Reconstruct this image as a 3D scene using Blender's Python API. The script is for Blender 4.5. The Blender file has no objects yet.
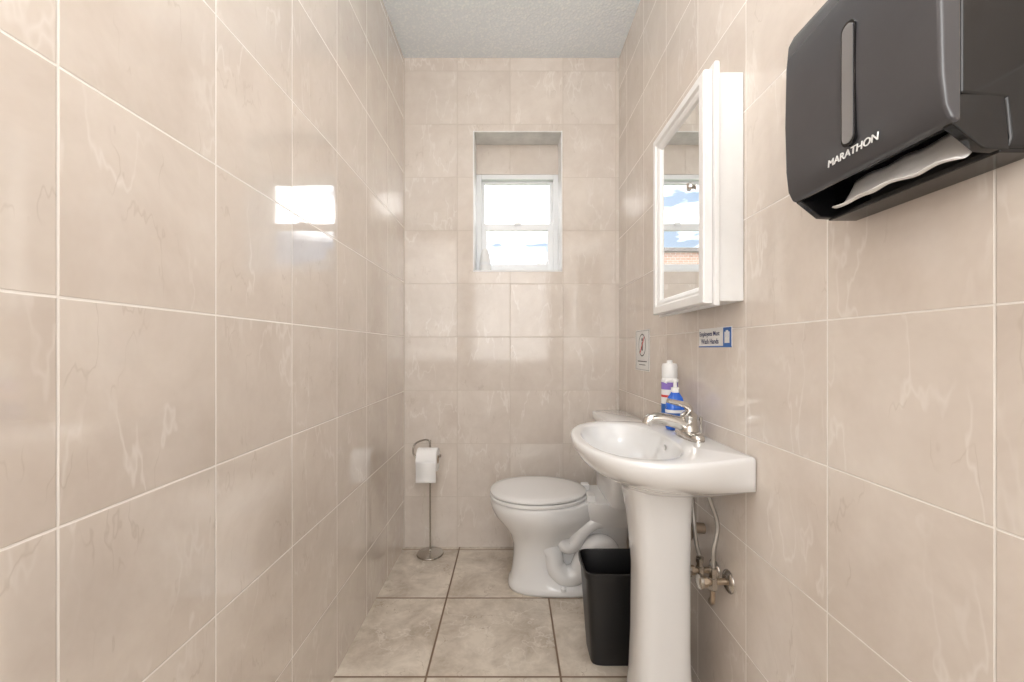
import bpy, math, random
from mathutils import Vector, Matrix
random.seed(3)
S = bpy.context.scene
COL = S.collection
XL, XR, YB, YF, ZC = -0.600, 0.606, 2.356, -1.0, 2.743

# ------------------------------------------------------------------ node helpers
class NT:
    def __init__(s, mat):
        s.t = mat.node_tree; s.n = s.t.nodes; s.l = s.t.links
    def node(s, typ, **kw):
        n = s.n.new(typ)
        for k, v in kw.items(): setattr(n, k, v)
        return n
    def put(s, sock, v):
        if isinstance(v, bpy.types.NodeSocket): s.l.new(v, sock)
        else: sock.default_value = v
    def math(s, op, a, b=0.0, c=None, clamp=False):
        n = s.node('ShaderNodeMath', operation=op, use_clamp=clamp)
        s.put(n.inputs[0], a); s.put(n.inputs[1], b)
        if c is not None: s.put(n.inputs[2], c)
        return n.outputs[0]
    def maprange(s, v, a, b, c, d):
        n = s.node('ShaderNodeMapRange'); n.clamp = True
        s.put(n.inputs[0], v)
        for i, x in enumerate((a, b, c, d)): n.inputs[i+1].default_value = x
        return n.outputs[0]
    def mix(s, f, a, b, blend='MIX'):
        n = s.node('ShaderNodeMix', data_type='RGBA', blend_type=blend)
        s.put(n.inputs[0], f)
        for i, v in ((6, a), (7, b)):
            if isinstance(v, tuple): v = (v + (1,))[:4]
            s.put(n.inputs[i], v)
        return n.outputs[2]
    def noise(s, vec, scale, detail=4, rough=.5, dist=0.):
        n = s.node('ShaderNodeTexNoise')
        if vec is not None: s.l.new(vec, n.inputs['Vector'])
        n.inputs['Scale'].default_value = scale; n.inputs['Detail'].default_value = detail
        n.inputs['Roughness'].default_value = rough; n.inputs['Distortion'].default_value = dist
        return n.outputs['Fac']

def newmat(name):
    m = bpy.data.materials.new(name); m.use_nodes = True
    return m, m.node_tree.nodes['Principled BSDF'], NT(m)

def mat(name, col, rough=.4, metal=0., spec=.5, var=.0, bump=0., bscale=60., trans=0., coat=0., ior=None):
    m, p, t = newmat(name)
    c = tuple(col) + (1,)
    p.inputs['Base Color'].default_value = c
    p.inputs['Roughness'].default_value = rough
    p.inputs['Metallic'].default_value = metal
    p.inputs['Specular IOR Level'].default_value = spec
    p.inputs['Transmission Weight'].default_value = trans
    p.inputs['Coat Weight'].default_value = coat
    if ior: p.inputs['IOR'].default_value = ior
    tc = t.node('ShaderNodeTexCoord')
    if var > 0:
        f = t.noise(tc.outputs['Object'], 9, 4, .6)
        f = t.maprange(f, .3, .7, 0, 1)
        t.l.new(t.mix(f, tuple(x*(1-var) for x in col), tuple(min(1, x*(1+var)) for x in col)), p.inputs['Base Color'])
    if bump > 0:
        b = t.node('ShaderNodeBump'); b.inputs['Strength'].default_value = bump; b.inputs['Distance'].default_value = .002
        t.l.new(t.noise(tc.outputs['Object'], bscale, 3, .6), b.inputs['Height'])
        t.l.new(b.outputs[0], p.inputs['Normal'])
    return m

def tile_mat(name, a, b, oa, ob, sa, sb, g, c1, c2, gc, rough=.1, veinc=(.87,.82,.77), veinw=.5, brown=(.50,.42,.35), brw=.38, spec=.5, blotch=3.2, var=.035, coat=0.):
    m, p, t = newmat(name)
    geo = t.node('ShaderNodeNewGeometry')
    sep = t.node('ShaderNodeSeparateXYZ'); t.l.new(geo.outputs['Position'], sep.inputs[0])
    ax = {'X': 0, 'Y': 1, 'Z': 2}
    fl = []; masks = []
    for q, o, s in ((a, oa, sa), (b, ob, sb)):
        v = t.math('DIVIDE', t.math('SUBTRACT', sep.outputs[ax[q]], o), s)
        fl.append(t.math('FLOOR', v)); fr = t.math('FRACT', v)
        d = t.math('MULTIPLY', t.math('MINIMUM', fr, t.math('SUBTRACT', 1., fr)), s)
        masks.append(t.maprange(d, g*.35, g*.75, 1, 0))
    mask = t.math('MAXIMUM', masks[0], masks[1])
    cb = t.node('ShaderNodeCombineXYZ'); t.l.new(fl[0], cb.inputs[0]); t.l.new(fl[1], cb.inputs[1])
    wn = t.node('ShaderNodeTexWhiteNoise', noise_dimensions='3D'); t.l.new(cb.outputs[0], wn.inputs['Vector'])
    vm = t.node('ShaderNodeVectorMath', operation='MULTIPLY_ADD')
    t.l.new(wn.outputs['Color'], vm.inputs[0]); vm.inputs[1].default_value = (9, 9, 9); t.l.new(geo.outputs['Position'], vm.inputs[2])
    P = vm.outputs[0]
    mp = t.node('ShaderNodeMapping'); mp.inputs['Rotation'].default_value = (.75, .65, .5); mp.inputs['Scale'].default_value = (1, 1, .33)
    t.l.new(P, mp.inputs[0]); Q = mp.outputs[0]
    base = t.mix(t.maprange(t.noise(P, blotch, 5, .70, .3), .34, .66, 0, 1), c1, c2)
    def vein(vec, scale, width, seed_scale, lo, hi, dist, det, ro):
        n = t.noise(vec, scale, det, ro, dist)
        d = t.math('ABSOLUTE', t.math('SUBTRACT', n, .5))
        v = t.maprange(d, 0, width, 1, 0)
        msk = t.maprange(t.noise(P, seed_scale, 1, .5), lo, hi, 0, 1)
        return t.math('MULTIPLY', v, msk)
    base = t.mix(t.math('MULTIPLY', vein(Q, 6.5, .016, 5, .42, .60, .1, 4, .58), veinw), base, veinc)
    base = t.mix(t.math('MULTIPLY', vein(Q, 8.5, .009, 9, .53, .62, .0, 4, .58), brw), base, brown)
    bright = t.maprange(wn.outputs['Value'], 0, 1, 1-var, 1+var*.6)
    hs = t.node('ShaderNodeHueSaturation'); t.l.new(bright, hs.inputs['Value']); t.l.new(base, hs.inputs['Color'])
    col = t.mix(mask, hs.outputs[0], gc)
    t.l.new(col, p.inputs['Base Color'])
    t.l.new(t.maprange(mask, 0, 1, rough, .7), p.inputs['Roughness'])
    p.inputs['Specular IOR Level'].default_value = spec
    p.inputs['Coat Weight'].default_value = coat; p.inputs['Coat Roughness'].default_value = .04; p.inputs['Coat IOR'].default_value = 1.6
    bp = t.node('ShaderNodeBump'); bp.inputs['Distance'].default_value = .0015; bp.inputs['Strength'].default_value = .5
    h = t.math('ADD', t.math('SUBTRACT', 1., mask), t.math('MULTIPLY', t.noise(geo.outputs['Position'], 5, 1), .9))
    t.l.new(h, bp.inputs['Height']); t.l.new(bp.outputs[0], p.inputs['Normal'])
    if coat: t.l.new(bp.outputs[0], p.inputs['Coat Normal'])
    return m

# ------------------------------------------------------------------ mesh helpers
def obj_from(name, verts, faces, m=None, smooth=True, parent=None, bevel=0, seg=3, sub=0, auto=True):
    me = bpy.data.meshes.new(name); me.from_pydata([tuple(v) for v in verts], [], faces); me.update()
    import bmesh
    bm = bmesh.new(); bm.from_mesh(me); bmesh.ops.recalc_face_normals(bm, faces=bm.faces); bm.to_mesh(me); bm.free()
    o = bpy.data.objects.new(name, me); COL.objects.link(o)
    if m: me.materials.append(m)
    if smooth:
        for f in me.polygons: f.use_smooth = True
    if bevel:
        md = o.modifiers.new('b', 'BEVEL'); md.width = bevel; md.segments = seg; md.limit_method = 'ANGLE'; md.angle_limit = math.radians(35)
        md.harden_normals = True
    if sub:
        md = o.modifiers.new('s', 'SUBSURF'); md.levels = sub; md.render_levels = sub
    if smooth and not sub and not bevel and auto:
        me.set_sharp_from_angle(angle=math.radians(42))
    if parent: o.parent = parent
    return o

def boxdata(x0, x1, y0, y1, z0, z1):
    v = [(x, y, z) for x in (x0, x1) for y in (y0, y1) for z in (z0, z1)]
    f = [(0,1,3,2), (4,6,7,5), (0,4,5,1), (2,3,7,6), (0,2,6,4), (1,5,7,3)]
    return v, f

def box(name, x0, x1, y0, y1, z0, z1, m, parent=None, bevel=0, seg=3):
    v, f = boxdata(x0, x1, y0, y1, z0, z1)
    return obj_from(name, v, f, m, smooth=bool(bevel), parent=parent, bevel=bevel, seg=seg)

def multibox(name, boxes, m, parent=None, bevel=0):
    V = []; F = []
    for b in boxes:
        v, f = boxdata(*b); n = len(V); V += v; F += [tuple(i+n for i in q) for q in f]
    return obj_from(name, V, F, m, smooth=bool(bevel), parent=parent, bevel=bevel)

def loft(name, rings, m, parent=None, cap0=True, cap1=True, sub=0, auto=True):
    n = len(rings[0]); V = [p for r in rings for p in r]; F = []
    for i in range(len(rings)-1):
        for j in range(n):
            k = (j+1) % n
            F.append((i*n+j, i*n+k, (i+1)*n+k, (i+1)*n+j))
    if cap0: F.append(tuple(range(n)))
    if cap1: F.append(tuple((len(rings)-1)*n + j for j in range(n)))
    return obj_from(name, V, F, m, parent=parent, sub=sub, auto=auto)

def lathe(name, prof, c, m, parent=None, n=40, axis='Z', auto=True):
    rings = []
    for r, h in prof:
        ring = []
        for j in range(n):
            a = 2*math.pi*j/n
            u, v = r*math.cos(a), r*math.sin(a)
            p = {'Z': (u, v, h), 'X': (h, u, v), 'Y': (u, h, v)}[axis]
            ring.append((c[0]+p[0], c[1]+p[1], c[2]+p[2]))
        rings.append(ring)
    return loft(name, rings, m, parent, auto=auto)

def catmull(pts, n=10):
    pts = [Vector(p) for p in pts]; P = [pts[0]] + pts + [pts[-1]]; out = []
    for i in range(1, len(P)-2):
        for k in range(n):
            t = k/n; a, b, c, d = P[i-1], P[i], P[i+1], P[i+2]
            out.append(.5*((2*b) + (c-a)*t + (2*a-5*b+4*c-d)*t*t + (3*b-a-3*c+d)*t**3))
    out.append(P[-2]); return out

def tube(name, pts, r, m, parent=None, smooth_n=10, n=16):
    if smooth_n: 
        P = catmull(pts, smooth_n)
    else: P = [Vector(p) for p in pts]
    rs = r if callable(r) else (lambda t: r)
    rings = []; up = Vector((0.13, .3, 1)).normalized()
    for i, p in enumerate(P):
        d = (P[min(i+1, len(P)-1)] - P[max(i-1, 0)])
        d.normalize()
        s = d.cross(up)
        if s.length < .05: s = d.cross(Vector((1, 0, 0)))
        s.normalize(); u = s.cross(d).normalized(); up = u
        rad = rs(i/(len(P)-1))
        rings.append([p + s*rad*math.cos(2*math.pi*j/n) + u*rad*math.sin(2*math.pi*j/n) for j in range(n)])
    return loft(name, rings, m, parent)

def empty(name, loc=(0, 0, 0)):
    e = bpy.data.objects.new(name, None); COL.objects.link(e); e.empty_display_size = .05
    return e

def wall_text(name, body, x, y_left, z, size, m, parent, bold=False, ext=.0002):
    cu = bpy.data.curves.new(name, 'FONT'); cu.body = body; cu.size = size; cu.extrude = ext
    if bold: cu.offset = size*.012
    o = bpy.data.objects.new(name, cu); COL.objects.link(o)
    o.matrix_world = Matrix(((0, 0, -1, x), (-1, 0, 0, y_left), (0, 1, 0, z), (0, 0, 0, 1)))
    cu.materials.append(m); o.parent = parent
    return o

def superring(cx, cy, a, b, z, n=40, e=2.6):
    r = []
    for j in range(n):
        t = 2*math.pi*j/n; c, s = math.cos(t), math.sin(t)
        r.append((cx + a*math.copysign(abs(c)**(2/e), c), cy + b*math.copysign(abs(s)**(2/e), s), z))
    return r

# ------------------------------------------------------------------ materials
W1, W2 = (.650, .572, .505), (.755, .685, .618)
GR = (.87, .83, .78)
m_left = tile_mat('wall_tile_left', 'Y', 'Z', .556, 1.179, .2975, .3055, .0034, W1, W2, GR, rough=.05, spec=.9, coat=.8)
m_right = tile_mat('wall_tile_right', 'Y', 'Z', .526, 1.1656, .2785, .280, .0026, W1, W2, GR, rough=.10, spec=.6)
m_back = tile_mat('wall_tile_back', 'X', 'Z', -.005, 1.177, .2965, .2985, .0034, W1, W2, (.60, .53, .46), rough=.10)
m_front = tile_mat('wall_tile_front', 'X', 'Z', -.005, 1.177, .2965, .2985, .004, W1, W2, (.62, .55, .48), rough=.12)
m_floor = tile_mat('floor_tile', 'X', 'Y', .168, 1.872, .455, .450, .0072, (.49, .415, .335), (.76, .68, .58), (.22, .15, .10), rough=.25,
                   veinc=(.84, .78, .70), veinw=.5, brown=(.36, .27, .19), brw=.6, blotch=6.0, var=.04)
m_white = mat('white_paint', (.83, .825, .815), .35, var=.03)
m_vinyl = mat('white_vinyl', (.82, .83, .84), .3)
m_plaster = mat('plaster', (.74, .72, .69), .8, var=.15, bump=.5, bscale=90)
m_ceram = mat('white_ceramic', (.80, .795, .79), .06, coat=.3)
m_seat = mat('white_seat_plastic', (.78, .77, .76), .2)
m_chrome = mat('chrome', (.62, .60, .57), .13, metal=1)
m_nickel = mat('brushed_nickel', (.48, .45, .41), .27, metal=1)
m_mirror = mat('mirror_glass', (.90, .92, .92), .01, metal=1)
m_black = mat('black_plastic', (.009, .009, .010), .38, bump=.15, bscale=200)
m_blackg = mat('black_gloss_plastic', (.008, .008, .009), .14)
m_smoke = mat('smoke_grey_plastic', (.058, .058, .064), .17, var=.05, spec=.7)
m_slot = mat('clear_window_plastic', (.34, .34, .35), .16, metal=.6, spec=.8)
m_paper = mat('paper', (.90, .89, .88), .9, var=.02, bump=.3, bscale=40)
m_core = mat('cardboard', (.45, .33, .22), .9)
m_blue = mat('blue_liquid', (.02, .13, .62), .12, spec=.6)
m_blueprint = mat('blue_print', (.03, .14, .45), .5)
m_navy = mat('navy_print', (.02, .03, .12), .5)
m_purple = mat('purple_print', (.25, .16, .50), .4)
m_red = mat('red_print', (.65, .05, .04), .5)
m_ink = mat('black_ink', (.03, .03, .035), .6)
m_lbl = mat('label_white', (.83, .83, .82), .4)
m_brass = mat('grimy_nickel', (.40, .32, .24), .38, metal=.9, var=.35, bump=.4)
m_braid = mat('braided_steel', (.42, .40, .37), .4, metal=.9, var=.2, bump=.8, bscale=400)
m_grime = mat('grimy_pipe', (.30, .23, .17), .6, metal=.3, var=.4, bump=.6)

# popcorn ceiling
m_ceil, p, t = newmat('popcorn_ceiling')
geo = t.node('ShaderNodeNewGeometry')
vz = t.node('ShaderNodeTexVoronoi'); vz.inputs['Scale'].default_value = 75; t.l.new(geo.outputs['Position'], vz.inputs['Vector'])
nn = t.noise(geo.outputs['Position'], 60, 3, .6)
h = t.math('ADD', t.math('MULTIPLY', t.math('SUBTRACT', 1., vz.outputs['Distance']), .6), nn)
t.l.new(t.mix(t.maprange(h, .75, 1.1, 0, 1), (.84, .89, .93), (.95, .985, 1.0)), p.inputs['Base Color'])
p.inputs['Roughness'].default_value = .95
bp = t.node('ShaderNodeBump'); bp.inputs['Strength'].default_value = .65; bp.inputs['Distance'].default_value = .005
t.l.new(h, bp.inputs['Height']); t.l.new(bp.outputs[0], p.inputs['Normal'])

# glass pane
m_glass = bpy.data.materials.new('window_glass'); m_glass.use_nodes = True
t = NT(m_glass); t.n.clear()
o_ = t.node('ShaderNodeOutputMaterial'); mx = t.node('ShaderNodeMixShader'); mx.inputs[0].default_value = .07
tr = t.node('ShaderNodeBsdfTransparent'); gl = t.node('ShaderNodeBsdfGlossy'); gl.inputs['Roughness'].default_value = .02
t.l.new(tr.outputs[0], mx.inputs[1]); t.l.new(gl.outputs[0], mx.inputs[2]); t.l.new(mx.outputs[0], o_.inputs[0])

# ------------------------------------------------------------------ room shell
T = .12
YO = 2.60
box('floor', XL-T, XR+T, YF-T, YO, -.1, 0, m_floor)
box('ceiling', XL-T, XR+T, YF-T, YO, ZC, ZC+.1, m_ceil)
box('wall_left', XL-T, XL, YF-T, YO, 0, ZC, m_left)
box('wall_right', XR, XR+T, YF-T, YO, 0, ZC, m_right)
WX0, WX1, WZ0, WZ1 = -.213, .288, 1.545, 2.333
multibox('wall_back', [(XL, WX0, YB, YO, 0, ZC), (WX1, XR, YB, YO, 0, ZC), (WX0, WX1, YB, YO, 0, WZ0), (WX0, WX1, YB, YO, WZ1, ZC),
                       (WX0, WX1, 2.50, YO, 2.150, WZ1)], m_back)
DX0, DX1, DZ = -.36, .44, 2.05
multibox('wall_front', [(XL, DX0, YF-T, YF, 0, ZC), (DX1, XR, YF-T, YF, 0, ZC), (DX0, DX1, YF-T, YF, DZ, ZC)], m_front)
dr = empty('door_1')
box('leaf', DX0+.01, DX1-.01, YF-.07, YF-.03, .01, DZ-.01, m_white, dr, .002)
for i, (z0, z1) in enumerate(((.2, .95), (1.1, 1.9))):
    box('panel_%d' % i, DX0+.12, DX1-.12, YF-.032, YF-.024, z0, z1, m_white, dr, .004)
lathe('knob', [(.0, .0), (.028, .0), (.028, .006), (.011, .01), (.011, .035), (.026, .045), (.028, .06), (.018, .072), (0.001, .074)], (DX0+.08, YF-.03, .98), m_nickel, dr, axis='Y')
multibox('trim_door', [(DX0-.06, DX0, YF, YF+.015, 0, DZ+.06), (DX1, DX1+.06, YF, YF+.015, 0, DZ+.06), (DX0, DX1, YF, YF+.015, DZ, DZ+.06)], m_white, bevel=.003)

e = .007
multibox('trim_window_reveal', [(WX0, WX0+e, YB-.003, 2.50, WZ0, WZ1), (WX1-e, WX1, YB-.003, 2.50, WZ0, WZ1),
                                (WX0, WX1, YB-.003, 2.53, WZ0-.002, WZ0+e)], m_white)
box('trim_window_head', WX0+e, WX1-e, YB-.002, 2.50, WZ1-.008, WZ1-.001, m_plaster)

# single-hung window
w = empty('window_1')
fx0, fx1, fz0, fz1 = WX0+e, WX1-e, WZ0+e, 2.150
fy0, fy1 = 2.502, 2.56
fr = .030
multibox('frame', [(fx0, fx0+fr, fy0, fy1, fz0, fz1), (fx1-fr, fx1, fy0, fy1, fz0, fz1), (fx0+fr, fx1-fr, fy0, fy1, fz1-fr, fz1),
                   (fx0+fr, fx1-fr, fy0, fy1, fz0, fz0+.03)], m_vinyl, w, .003)
zm = 1.845
a0, a1 = fx0+fr, fx1-fr
multibox('upper_sash', [(a0, a0+.018, 2.535, 2.555, zm-.02, fz1-fr), (a1-.018, a1, 2.535, 2.555, zm-.02, fz1-fr),
                        (a0+.018, a1-.018, 2.535, 2.555, fz1-fr-.015, fz1-fr), (a0+.018, a1-.018, 2.535, 2.555, zm-.02, zm+.02)], m_vinyl, w, .002)
multibox('lower_sash', [(a0, a0+.032, 2.510, 2.534, fz0+.03, zm+.014), (a1-.032, a1, 2.510, 2.534, fz0+.03, zm+.014),
                        (a0+.032, a1-.032, 2.510, 2.534, fz0+.03, fz0+.065), (a0+.032, a1-.032, 2.510, 2.534, zm-.026, zm+.014)], m_vinyl, w, .002)
box('lock', .02, .06, 2.500, 2.512, zm+.0, zm+.02, m_vinyl, w, .003)
box('glass_upper', a0+.018, a1-.018, 2.544, 2.546, zm+.02, fz1-fr-.015, m_glass, w)
box('glass_lower', a0+.032, a1-.032, 2.521, 2.523, fz0+.065, zm-.026, m_glass, w)

af = empty('air_freshener')
lathe('body', [(.0, 0), (.030, 0), (.033, .01), (.033, .06), (.027, .10), (.016, .135), (.001, .145)], (-.150, 2.44, WZ0+e), m_lbl, af)
lathe('collar', [(.0335, .042), (.0345, .045), (.0345, .055), (.033, .058)], (-.150, 2.44, WZ0+e), m_vinyl, af)

# ------------------------------------------------------------------ exterior
m_brick, p, t = newmat('brick')
bt = t.node('ShaderNodeTexBrick'); bt.inputs['Scale'].default_value = 5
bt.inputs['Color1'].default_value = (.30, .14, .08, 1); bt.inputs['Color2'].default_value = (.40, .21, .14, 1); bt.inputs['Mortar'].default_value = (.45, .40, .36, 1)
tc = t.node('ShaderNodeTexCoord'); mp = t.node('ShaderNodeMapping'); mp.inputs['Rotation'].default_value = (math.pi/2, 0, 0)
t.l.new(tc.outputs['Object'], mp.inputs[0]); t.l.new(mp.outputs[0], bt.inputs['Vector']); t.l.new(bt.outputs['Color'], p.inputs['Base Color'])
m_roof = mat('roof_shingle', (.14, .12, .11), .9, var=.2, bump=.5)
m_grass = mat('grass', (.10, .17, .06), .95, var=.3)
box('ground', -25, 25, 2.75, 40, -.25, -.15, m_grass)
hs = empty('neighbor_house')
box('walls', -7.2, -1.2, 8.0, 13.0, -.16, 2.95, m_brick, hs)
box('annex_walls', -1.2, 5.0, 8.0, 13.0, -.16, 2.25, m_brick, hs)
obj_from('annex_roof', [(-1.19, 7.7, 2.2), (5.3, 7.7, 2.2), (5.3, 13.3, 2.2), (-1.19, 13.3, 2.2), (1.2, 10.5, 3.40), (3.2, 10.5, 3.40)],
         [(0, 1, 5, 4), (1, 2, 5), (2, 3, 4, 5), (3, 0, 4), (0, 3, 2, 1)], m_roof, smooth=False, parent=hs)
box('parapet', -7.3, -1.1, 7.9, 13.1, 2.95, 3.02, m_roof, hs)

# ------------------------------------------------------------------ medicine cabinet
c = empty('medicine_cabinet')
cy0, cy1 = 1.088, 1.487
multibox('body', [(.540, .605, cy0+.004, cy0+.016, 1.235, 1.83), (.540, .605, cy1-.016, cy1-.004, 1.235, 1.83),
                  (.540, .605, cy0+.016, cy1-.016, 1.235, 1.247), (.540, .605, cy0+.016, cy1-.016, 1.818, 1.83),
                  (.597, .605, cy0+.016, cy1-.016, 1.247, 1.818)], m_white, c, .0015)
multibox('face_frame', [(.526, .540, cy0-.004, cy0+.03, 1.222, 1.856), (.526, .540, cy1-.03, cy1+.004, 1.222, 1.856),
                        (.526, .540, cy0+.03, cy1-.03, 1.222, 1.25), (.526, .540, cy0+.03, cy1-.03, 1.82, 1.856)], m_white, c, .003)
y0, y1, z0, z1 = cy0+.008, cy1-.002, 1.230, 1.840
def frame_loft(name, y0, y1, z0, z1, prof, m, parent):
    rings = []
    for x, ins in prof:
        rings.append([(x, y0+ins, z0+ins), (x, y1-ins, z0+ins), (x, y1-ins, z1-ins), (x, y0+ins, z1-ins)])
    V = [p for r in rings for p in r]; F = []
    for i in range(len(rings)-1):
        for j in range(4):
            k = (j+1) % 4; F.append((i*4+j, i*4+k, (i+1)*4+k, (i+1)*4+j))
    return obj_from(name, V, F, m, smooth=False, parent=parent)
frame_loft('door_frame', y0, y1, z0, z1, [(.525, 0), (.506, 0), (.502, .003), (.501, .024), (.507, .030), (.507, .037), (.511, .046), (.517, .050), (.525, .050)], m_white, c)
obj_from('mirror', [(.5165, y0+.045, z0+.045), (.5165, y1-.045, z0+.045), (.5165, y1-.045, z1-.045), (.5165, y0+.045, z1-.045)], [(0, 1, 2, 3)], m_mirror, smooth=False, parent=c)
lathe('door_knob', [(.001, -.024), (.010, -.022), (.012, -.015), (.007, -.010), (.005, -.004), (.008, 0)], (.503, 1.145, 1.552), m_chrome, c, axis='X', n=24)
multibox('hinge', [(.516, .54, cy1-.01, cy1+.006, 1.32, 1.37), (.516, .54, cy1-.01, cy1+.006, 1.70, 1.75)], m_nickel, c, .002)

# ------------------------------------------------------------------ paper towel dispenser
d = empty('paper_towel_dispenser')
def extrude_y(name, prof, y0, y1, m, parent, bevel=.004, seg=3):
    n = len(prof); V = [(x, y0, z) for x, z in prof] + [(x, y1, z) for x, z in prof]
    F = [tuple(range(n)), tuple(range(2*n-1, n-1, -1))] + [(i, (i+1) % n, (i+1) % n+n, i+n) for i in range(n)]
    return obj_from(name, V, F, m, parent=parent, bevel=bevel, seg=seg)
dy0, dy1 = .472, .742
extrude_y('body', [(.605, 1.338), (.605, 1.655), (.512, 1.660), (.509, 1.60), (.509, 1.400), (.560, 1.394), (.566, 1.350), (.560, 1.338)], dy0+.003, dy1-.003, m_blackg, d, .004)
extrude_y('front_cover', [(.508, 1.662), (.498, 1.660), (.488, 1.640), (.484, 1.60), (.482, 1.50), (.484, 1.42), (.488, 1.385), (.496, 1.368), (.508, 1.366)], dy0, dy1, m_smoke, d, .007, 4)
box('lip', .556, .605, dy0+.006, dy1-.006, 1.334, 1.342, m_blackg, d, .002)
extrude_y('cheek_1', [(.509, 1.40), (.560, 1.40), (.566, 1.336), (.535, 1.338), (.500, 1.366)], dy1-.016, dy1-.004, m_blackg, d, .002)
extrude_y('cheek_2', [(.509, 1.40), (.560, 1.40), (.566, 1.336), (.535, 1.338), (.500, 1.366)], dy0+.004, dy0+.016, m_blackg, d, .002)
def stadium(name, x, yc, z0, z1, r, th, m, parent, ring=0):
    pts = []
    for k in range(13):
        a = math.pi*k/12; pts.append((yc + r*math.cos(a), z1 - r + r*math.sin(a)))
    for k in range(13):
        a = math.pi + math.pi*k/12; pts.append((yc + r*math.cos(a), z0 + r + r*math.sin(a)))
    return loft(name, [[(x, y, z) for y, z in pts], [(x-th, y, z) for y, z in pts]], m, parent, auto=True)
stadium('level_window_rim', .486, .600, 1.400, 1.578, .0125, .0050, m_blackg, d)
stadium('level_window', .486, .600, 1.404, 1.574, .0095, .0062, m_slot, d)
wall_text('lettering', 'MARATHON', .4846, .643, 1.387, .0158, m_lbl, d, False, .0006)
bpy.data.objects['lettering'].rotation_euler.rotate_axis('X', -math.radians(5))
V = []; F = []; NY, NX = 30, 10
for i in range(NY+1):
    ty = i/NY; y = .492 + ty*.190
    for j in range(NX+1):
        s = j/NX
        edge = .012*math.sin(ty*3.1)+.003*math.sin(ty*15)
        x = .560 - s*(.036+edge); z = 1.385 - .050*math.sin(s*1.75) - .0015*math.sin(ty*20+s*3) + .004*ty*s
        V.append((x, y, z))
for i in range(NY):
    for j in range(NX):
        q = i*(NX+1)+j; F.append((q, q+1, q+NX+2, q+NX+1))
o = obj_from('towel_sheet', V, F, m_paper, parent=d); md = o.modifiers.new('s', 'SOLIDIFY'); md.thickness = .0012

# ------------------------------------------------------------------ pedestal sink
s_ = empty('pedestal_sink')
CX, CY = .36, 1.27
XW = .6035
ctrl = [(.186, 0), (.191, .08), (.208, .155), (.24, .222), (.285, .272), (.345, .298), (.41, .299), (.475, .283), (.54, .258), (.606, .236)]
near = [(v.x, v.y) for v in catmull([(x, y, 0) for x, y in ctrl], 8)]
poly = [(x, CY - y) for x, y in near]
poly += [(.606, CY - .236 + .472*k/12) for k in range(1, 12)]
poly += [(x, CY + y) for x, y in reversed(near)][:-1]
def ray(ang):
    dx, dy = math.cos(ang), math.sin(ang); best = 0
    for i in range(len(poly)):
        x1, y1 = poly[i][0]-CX, poly[i][1]-CY; x2, y2 = poly[(i+1) % len(poly)][0]-CX, poly[(i+1) % len(poly)][1]-CY
        ex, ey = x2-x1, y2-y1; den = dx*ey - dy*ex
        if abs(den) < 1e-12: continue
        tt = (x1*ey - y1*ex)/den; u = (x1*dy - y1*dx)/den
        if tt > 0 and -1e-6 <= u <= 1+1e-6: best = max(best, tt)
    return CX + dx*best, CY + dy*best
NA = 160
cang = math.atan2(.236, .246)
angs = [2*math.pi*k/NA for k in range(NA)]
for ca in (cang, 2*math.pi-cang):
    k = min(range(NA), key=lambda q: abs(angs[q]-ca)); angs[k] = ca
outer = [ray(a) for a in angs]
def oring(z, fx, fy, inset=0):
    r = []
    for x, y in outer:
        g = ((x-.186)/.42)**2
        X = XW - (XW-x)*fx if x < XW else XW
        Y = CY + (y-CY)*(fy + (1-fy)*g*.97)
        Z = z*(1-g) + max(z, .757)*g
        if inset:
            v = Vector((CX-X, CY-Y)); L = v.length; v = v/L*inset; X += v.x; Y += v.y
        r.append((min(X, XW), Y, Z))
    return r
def iring(z, k, p=2.3):
    r = []
    for a in angs:
        c_, s2 = math.cos(a), math.sin(a)
        A = .142 if c_ < 0 else .115
        rad = 1/((abs(c_)/A)**p + (abs(s2)/.245)**p)**(1/p)
        r.append((CX + c_*rad*k, CY + s2*rad*k, z))
    return r
rings = [oring(.700, .66, .34), oring(.715, .69, .42), oring(.735, .76, .56), oring(.757, .86, .75), oring(.78, .935, .90), oring(.80, .975, .97),
         oring(.818, .995, .995), oring(.830, 1, 1), oring(.837, 1, 1, .001), oring(.8415, 1, 1, .004), oring(.843, 1, 1, .009),
         iring(.842, 1.03), iring(.840, 1.0), iring(.834, .975), iring(.815, .945), iring(.79, .90), iring(.768, .80), iring(.752, .62), iring(.744, .40), iring(.741, .2), iring(.740, .09)]
loft('basin', rings, m_ceram, s_, auto=False)
lathe('drain', [(.001, .0), (.020, .0), (.024, .002), (.026, .0045), (.022, .005)], (CX, CY, .739), m_chrome, s_)
lathe('overflow', [(.001, 0), (.007, 0), (.009, -.003)], (.468, CY, .812), m_chrome, s_, axis='X', n=20)
pr = []
for z, cx, a, b in ((.735, .430, .104, .105), (.715, .432, .101, .100), (.68, .437, .093, .092), (.60, .443, .084, .084), (.45, .449, .077, .080),
                    (.25, .448, .078, .080), (.12, .447, .082, .084), (.05, .446, .088, .090), (.015, .446, .092, .096), (.003, .446, .092, .096), (0, .446, .090, .094)):
    pr.append(superring(cx, CY+.0, a, b, z, 48, 3.6))
loft('pedestal', pr, m_ceram, s_)

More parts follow.
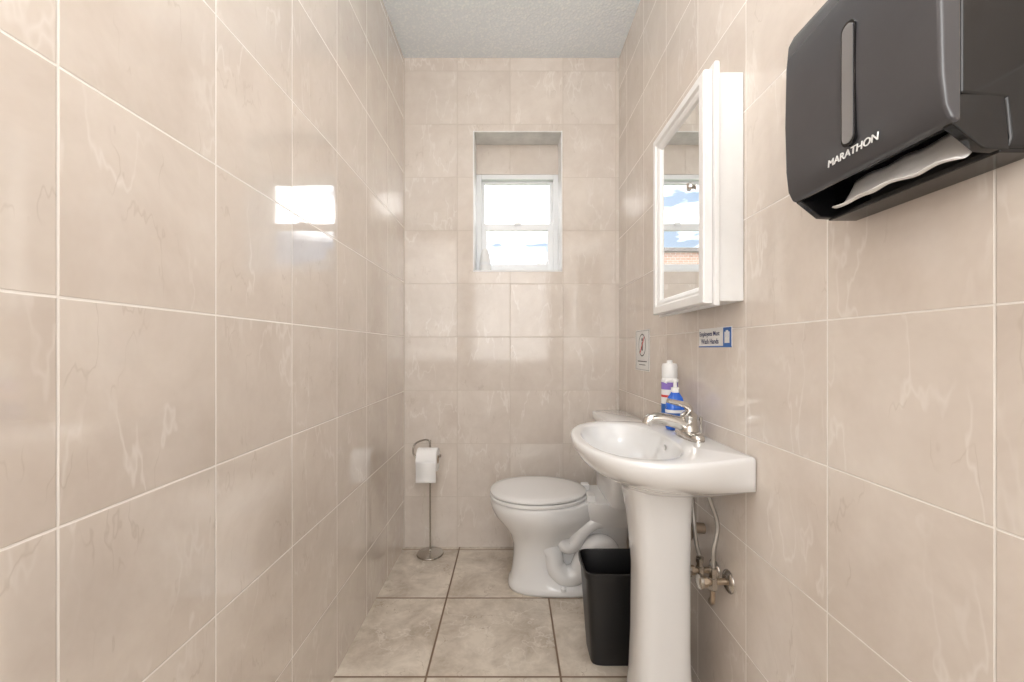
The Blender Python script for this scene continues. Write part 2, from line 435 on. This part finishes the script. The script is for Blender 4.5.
# faucet
f = empty('faucet')
bx, zt = .538, .8435
rr = []
for z, k in ((0, 1), (.008, 1), (.016, .93), (.020, .75)):
    rr.append(superring(bx, CY, .027*k, .078*(1-(1-k)*.35), zt+z, 40, 2.6))
loft('base_plate', rr, m_chrome, f)
lathe('body', [(.001, .018), (.027, .018), (.025, .035), (.023, .055), (.025, .060), (.025, .068), (.014, .078), (.001, .081)], (bx, CY, zt), m_chrome, f)
tube('spout', [(bx-.005, CY, zt+.035), (bx-.045, CY, zt+.048), (bx-.09, CY, zt+.057), (bx-.118, CY, zt+.054), (bx-.128, CY, zt+.038)], lambda t: .021-.006*t, m_chrome, f)
tube('lever', [(bx, CY, zt+.074), (bx+.002, CY, zt+.086), (bx-.014, CY-.004, zt+.098), (bx-.045, CY-.006, zt+.106), (bx-.068, CY-.008, zt+.112)], lambda t: .011-.004*t, m_chrome, f)
tube('lift_rod', [(bx+.036, CY, zt+.0), (bx+.036, CY, zt+.05)], .0028, m_chrome, f, 2)
lathe('lift_knob', [(.001, 0), (.006, .002), (.006, .012), (.001, .015)], (bx+.036, CY, zt+.048), m_chrome, f, n=16)

# bottles
sb = empty('hand_soap_bottle')
bx2, by2 = .545, 1.395
prf = [(0, .92), (.006, 1), (.05, 1), (.085, .95), (.105, .78), (.118, .5), (.124, .42)]
loft('bottle', [superring(bx2, by2, .030*k, .022*k, .844+z, 32, 2.6) for z, k in prf], m_blue, sb)
loft('label', [superring(bx2, by2, .0306, .0226, .844+z, 32, 2.6) for z in (.030, .066)], m_lbl, sb, False, False)
loft('label_band', [superring(bx2, by2, .0309, .0229, .844+z, 32, 2.6) for z in (.040, .056)], m_blueprint, sb, False, False)
lathe('cap', [(.001, 0), (.013, 0), (.013, .016), (.006, .018), (.006, .034), (.011, .035), (.011, .043), (.001, .045)], (bx2, by2, .966), m_lbl, sb, n=24)
tube('nozzle', [(bx2, by2, 1.005), (bx2-.03, by2-.01, 1.004), (bx2-.036, by2-.012, .998)], .0045, m_lbl, sb, 4)
ac = empty('aerosol_can')
ax_, ay_ = .558, 1.478
lathe('can', [(.001, 0), (.026, 0), (.0275, .003), (.0275, .155), (.025, .165), (.020, .170)], (ax_, ay_, .844), m_lbl, ac)
lathe('can_stripe', [(.0278, .02), (.0279, .02), (.0279, .075), (.0278, .075)], (ax_, ay_, .844), m_blueprint, ac)
lathe('can_band', [(.0278, .125), (.0279, .125), (.0279, .150), (.0278, .150)], (ax_, ay_, .844), m_purple, ac)
lathe('can_line', [(.0278, .098), (.0279, .098), (.0279, .106), (.0278, .106)], (ax_, ay_, .844), m_red, ac)
lathe('cap', [(.0255, .166), (.0265, .168), (.0265, .205), (.023, .215), (.001, .217)], (ax_, ay_, .844), m_lbl, ac)
lathe('button', [(.001, .216), (.010, .216), (.009, .226), (.001, .228)], (ax_, ay_, .844), m_lbl, ac, n=20)

# plumbing under the sink (part of the sink)
pl = s_
tube('supply_hose_1', [(.555, 1.20, .765), (.555, 1.18, .70), (.575, 1.17, .62), (.562, 1.165, .55), (.562, 1.165, .50)], .006, m_braid, pl)
tube('supply_hose_2', [(.56, 1.30, .765), (.555, 1.29, .68), (.548, 1.26, .60), (.552, 1.25, .53), (.558, 1.245, .50)], .006, m_braid, pl)
for i, (yy, zz) in enumerate(((1.165, .465), (1.245, .455))):
    lathe('escutcheon_%d' % i, [(.001, -.010), (.018, -.010), (.030, -.003), (.031, 0)], (.604, yy, zz), m_nickel, pl, axis='X', n=28)
    tube('stub_%d' % i, [(.598, yy, zz), (.540, yy, zz)], .009, m_brass, pl, 2)
    lathe('valve_body_%d' % i, [(.001, -.02), (.013, -.02), (.013, .010), (.010, .012), (.010, .022), (.012, .024), (.012, .038), (.007, .040)], (.560, yy, zz), m_nickel, pl, n=6)
    lathe('valve_nut_%d' % i, [(.001, -.016), (.014, -.016), (.014, -.002), (.001, -.002)], (.545, yy, zz), m_brass, pl, axis='X', n=6)
    lathe('handle_%d' % i, [(.001, -.018), (.016, -.016), (.020, -.012), (.020, -.004), (.012, 0)], (.533, yy, zz), m_nickel, pl, axis='X', n=10)
tube('drain_trap', [(.50, 1.27, .70), (.50, 1.28, .60), (.505, 1.295, .53), (.525, 1.30, .505), (.545, 1.30, .53), (.56, 1.30, .555), (.597, 1.30, .555)], .016, m_grime, pl)
tube('bypass_pipe', [(.562, 1.17, .44), (.570, 1.19, .395), (.58, 1.22, .375), (.590, 1.24, .37)], .007, m_brass, pl)

# ------------------------------------------------------------------ toilet
to = empty('toilet')
TY = 2.0
def egg(x0, x1, hw, z, back=.85, n=56, e=2.2):
    r = []; L = x1-x0; xc = x0 + L*.50
    for j in range(n):
        t_ = 2*math.pi*j/n; c_, s2 = math.cos(t_), math.sin(t_)
        x = xc + (L/2)*math.copysign(abs(c_)**(2/e), c_)
        y = hw*math.copysign(abs(s2)**(2/e), s2)
        if c_ > 0: y *= 1-(1-back)*abs(c_)
        r.append((x, TY+y, z))
    return r
body = [egg(-.012, .54, .128, 0, .8, e=2.8), egg(-.014, .54, .130, .012, .8, e=2.8), egg(-.010, .54, .126, .030, .75, e=2.8), egg(.000, .36, .112, .045, .55, e=2.6),
        egg(.006, .30, .106, .09, .45), egg(.012, .28, .104, .15, .45), egg(.010, .31, .110, .20, .5), egg(-.008, .34, .130, .25, .6), egg(-.042, .38, .157, .295, .7),
        egg(-.075, .41, .178, .335, .78), egg(-.090, .405, .188, .365, .8), egg(-.096, .40, .190, .385, .8), egg(-.096, .40, .190, .405, .8), egg(-.090, .395, .185, .413, .8)]
loft('bowl', body, m_ceram, to, auto=False)
loft('web', [superring(.36, TY, .19, .050, .02, 40, 3), superring(.36, TY, .19, .048, .20, 40, 3), superring(.40, TY, .17, .07, .32, 40, 3)], m_ceram, to)
loft('seat', [egg(-.094, .355, .187, .414, .9), egg(-.100, .36, .193, .418, .9), egg(-.100, .36, .193, .428, .9), egg(-.096, .355, .189, .432, .9)], m_seat, to)
loft('lid', [egg(-.092, .35, .186, .435, .9), egg(-.098, .355, .191, .438, .9), egg(-.098, .355, .191, .445, .9), egg(-.092, .350, .186, .450, .9), egg(-.06, .32, .155, .454, .9), egg(.0, .26, .1, .456, .9)], m_seat, to)
for i, yy in enumerate((TY-.075, TY+.075)):
    box('hinge_%d' % i, .345, .385, yy-.02, yy+.02, .412, .448, m_seat, to, .006)
loft('deck', [superring(.46, TY, .13, .10, .30, 40, 3), superring(.46, TY, .138, .125, .35, 40, 3), superring(.465, TY, .138, .14, .385, 40, 3.4), superring(.465, TY, .136, .14, .418, 40, 3.4)], m_ceram, to)
for i, sg in enumerate((-1, 1)):
    yy = TY + sg*.072
    tube('trapway_%d' % i, [(.13, yy-sg*.01, .24), (.185, yy, .185), (.20, yy, .115), (.245, yy, .070), (.305, yy, .085), (.335, yy, .145), (.375, yy, .205), (.435, yy, .205), (.465, yy, .14), (.47, yy, .02)],
         lambda t: .047, m_ceram, to, 8, 20)
    tube('bowl_channel_%d' % i, [(.19, yy-sg*.01, .285), (.245, yy, .215), (.285, yy, .215), (.325, yy, .275), (.38, yy, .318), (.45, yy, .33)], lambda t: .036, m_ceram, to, 8, 20)
    lathe('bolt_cap_%d' % i, [(.001, 0), (.014, 0), (.013, .012), (.006, .018), (.001, .019)], (.235, TY+sg*.118, .026), m_ceram, to, n=20)
tk = []
for z, k in ((.418, .90), (.426, .93), (.60, .965), (.755, 1.0)):
    tk.append(superring(.513, TY, .086*k, .212*k, z, 64, 6))
loft('tank', tk, m_ceram, to)
loft('tank_lid', [superring(.509, TY, k, .222+k-.093, z, 64, 6) for z, k in ((.755, .091), (.760, .093), (.778, .093), (.786, .090), (.790, .082))], m_ceram, to)
tube('flush_lever', [(.424, TY-.15, .70), (.412, TY-.145, .70), (.408, TY-.11, .697), (.408, TY-.075, .69)], .006, m_chrome, to, 6)
lathe('lever_boss', [(.001, -.008), (.012, -.006), (.014, 0)], (.429, TY-.15, .70), m_chrome, to, axis='X', n=20)

# ------------------------------------------------------------------ waste bin
bn = empty('waste_bin')
bcx, bcy = .393, 1.537
def bring(z, a, b): return superring(bcx, bcy, a+.012, b, z*.955, 64, 7)
bring_list = [bring(.0, .094, .066), bring(.004, .098, .070), bring(.20, .111, .083), bring(.325, .119, .091), bring(.326, .124, .096), bring(.343, .126, .098),
              bring(.350, .125, .097), bring(.351, .121, .093), bring(.345, .118, .090), bring(.20, .108, .080), bring(.008, .094, .066)]
loft('bin', bring_list, m_black, bn)

# ------------------------------------------------------------------ toilet paper stand
tp = empty('toilet_paper_stand')
px, py = -.437, 2.270
lathe('base', [(.001, 0), (.070, 0), (.072, .004), (.070, .010), (.060, .014), (.030, .018), (.012, .024), (.010, .030)], (px, py, 0), m_nickel, tp, 48)
ry, zr = 2.190, .548
tube('pole', [(px, py, .02), (px, py, .30), (px, py, .585), (px-.004, py, .612), (px-.026, py-.01, .622), (px-.056, ry+.03, .618), (px-.070, ry+.005, .605), (px-.073, ry, .575), (px-.068, ry, zr+.008), (px-.05, ry, zr), (px+.02, ry, zr), (px+.064, ry, zr), (px+.068, ry, zr+.012)], .0048, m_nickel, tp, 8, 14)
RX, RZ = px+.004, zr-.013
lathe('roll', [(.021, -.052), (.058, -.052), (.0600, -.050), (.0600, .050), (.058, .052), (.021, .052), (.021, -.052)], (RX, ry, RZ), m_paper, tp, axis='X', n=48)
lathe('core', [(.0205, -.053), (.0215, -.053), (.0215, .053), (.0205, .053)], (RX, ry, RZ), m_core, tp, axis='X', n=32)
V = []; F = []
for i in range(13):
    tt = i/12; z = RZ - tt*.105; y = ry-.061 + .006*math.sin(tt*3)*tt
    V += [(RX-.051, y, z), (RX+.051, y-.002*math.sin(tt*5), z)]
for i in range(12): F.append((2*i, 2*i+1, 2*i+3, 2*i+2))
o = obj_from('loose_sheet', V, F, m_paper, parent=tp); md = o.modifiers.new('s', 'SOLIDIFY'); md.thickness = .0008

# ------------------------------------------------------------------ signs
sg = empty('wash_hands_sticker')
xs = XR-.0015
box('backing', xs, XR-.0002, 1.150, 1.350, 1.115, 1.173, m_lbl, sg)
box('blue_edge', xs-.0005, xs, 1.150, 1.350, 1.115, 1.119, m_blueprint, sg)
box('blue_panel', xs-.0006, xs, 1.152, 1.196, 1.119, 1.171, m_blueprint, sg)
for k in range(4):
    box('finger_%d' % k, xs-.0012, xs-.0005, 1.161+k*.007, 1.166+k*.007, 1.142, 1.159+(.004 if k in (1, 2) else 0), m_lbl, sg)
box('palm', xs-.0012, xs-.0005, 1.161, 1.187, 1.127, 1.143, m_lbl, sg)
wall_text('text_1', 'Employees Must', xs-.0004, 1.346, 1.150, .0195, m_navy, sg, True)
wall_text('text_2', 'Wash Hands', xs-.0004, 1.334, 1.126, .0215, m_navy, sg, True)

rs = empty('restroom_sign')
box('plate', xs, XR-.0002, 1.835, 2.035, 1.010, 1.198, m_lbl, rs)
multibox('border', [(xs-.0005, xs, 1.840, 2.030, 1.1925, 1.194), (xs-.0005, xs, 1.840, 2.030, 1.014, 1.0155), (xs-.0005, xs, 1.840, 1.842, 1.0155, 1.1925), (xs-.0005, xs, 2.028, 2.030, 1.0155, 1.1925)], m_ink, rs)
def ringflat(name, yc, zc, r0, r1, m, parent, x):
    V = []; F = []; n = 40
    for j in range(n):
        a = 2*math.pi*j/n
        V += [(x, yc+r0*math.cos(a), zc+r0*math.sin(a)), (x, yc+r1*math.cos(a), zc+r1*math.sin(a))]
    for j in range(n):
        k = (j+1) % n; F.append((2*j, 2*j+1, 2*k+1, 2*k))
    return obj_from(name, V, F, m, smooth=False, parent=parent)
ringflat('ring', 1.935, 1.128, .047, .052, m_ink, rs, xs-.0006)
ringflat('figure_head', 1.935, 1.153, .0, .009, m_ink, rs, xs-.0006)
box('figure_body', xs-.0006, xs-.0002, 1.927, 1.943, 1.103, 1.141, m_ink, rs)
o = obj_from('slash', [(xs-.0008, 1.90, 1.163), (xs-.0008, 1.906, 1.169), (xs-.0008, 1.97, 1.093), (xs-.0008, 1.964, 1.087)], [(0, 1, 2, 3)], m_red, smooth=False, parent=rs)
multibox('caption', [(xs-.0006, xs, 1.87, 2.00, 1.051, 1.055), (xs-.0006, xs, 1.89, 1.98, 1.036, 1.039)], m_ink, rs)

# ------------------------------------------------------------------ lights
lf = empty('ceiling_light')
LX, LY = 0.0, .60
lathe('canopy', [(.001, 0), (.07, 0), (.07, -.015), (.02, -.025), (.012, -.03), (.012, -.12)], (LX, LY, ZC), m_nickel, lf)
m_em, p, t = newmat('lamp_glass')
p.inputs['Base Color'].default_value = (.9, .9, .88, 1); p.inputs['Emission Color'].default_value = (1, .985, .965, 1); p.inputs['Emission Strength'].default_value = 31
lathe('globe', [(.02, -.118), (.06, -.125), (.10, -.155), (.12, -.20), (.12, -.24), (.10, -.285), (.06, -.315), (.001, -.328)], (LX, LY, ZC), m_em, lf, auto=False)
def area(name, loc, rot, sx, sy, power, col=(1, 1, 1)):
    L = bpy.data.lights.new(name, 'AREA'); L.shape = 'RECTANGLE'; L.size = sx; L.size_y = sy; L.energy = power; L.color = col
    o = bpy.data.objects.new(name, L); COL.objects.link(o); o.location = loc; o.rotation_euler = rot; return o
area('fill_light', (0, -.9, 1.75), (math.radians(87), 0, 0), 1.0, 1.6, 24, (1, .995, .985))  # unseen fill light added behind the camera, not a fixture of the room

# ------------------------------------------------------------------ world
wd = bpy.data.worlds.new('sky'); S.world = wd; wd.use_nodes = True
t = NT(wd); bg = t.n['Background']
tc = t.node('ShaderNodeTexCoord')
mp = t.node('ShaderNodeMapping'); mp.inputs['Scale'].default_value = (1, 1, 2.4); mp.inputs['Location'].default_value = (.3, .1, .4)
t.l.new(tc.outputs['Generated'], mp.inputs[0])
cl = t.maprange(t.noise(mp.outputs[0], 3.6, 5, .55), .42, .56, 0, 1)
sp = t.node('ShaderNodeSeparateXYZ'); t.l.new(tc.outputs['Generated'], sp.inputs[0])
grad = t.maprange(sp.outputs[2], 0, .8, 0, 1)
sky = t.mix(grad, (.24, .285, .33), (.14, .22, .36))
t.l.new(t.mix(cl, sky, (2.1, 2.1, 2.1)), bg.inputs['Color'])
bg.inputs['Strength'].default_value = 3.0

# ------------------------------------------------------------------ camera
cd = bpy.data.cameras.new('camera'); cam = bpy.data.objects.new('camera', cd); COL.objects.link(cam)
cam.location = (0, 0, 1.11); cam.rotation_euler = (math.pi/2, 0, 0)
cd.sensor_width = 36; cd.lens = 420/1024*36; cd.shift_x = 1/1024; cd.shift_y = 8/1024; cd.clip_start = .02
S.camera = cam
S.view_settings.view_transform = 'Standard'
S.view_settings.look = 'None'
S.view_settings.exposure = 0.08
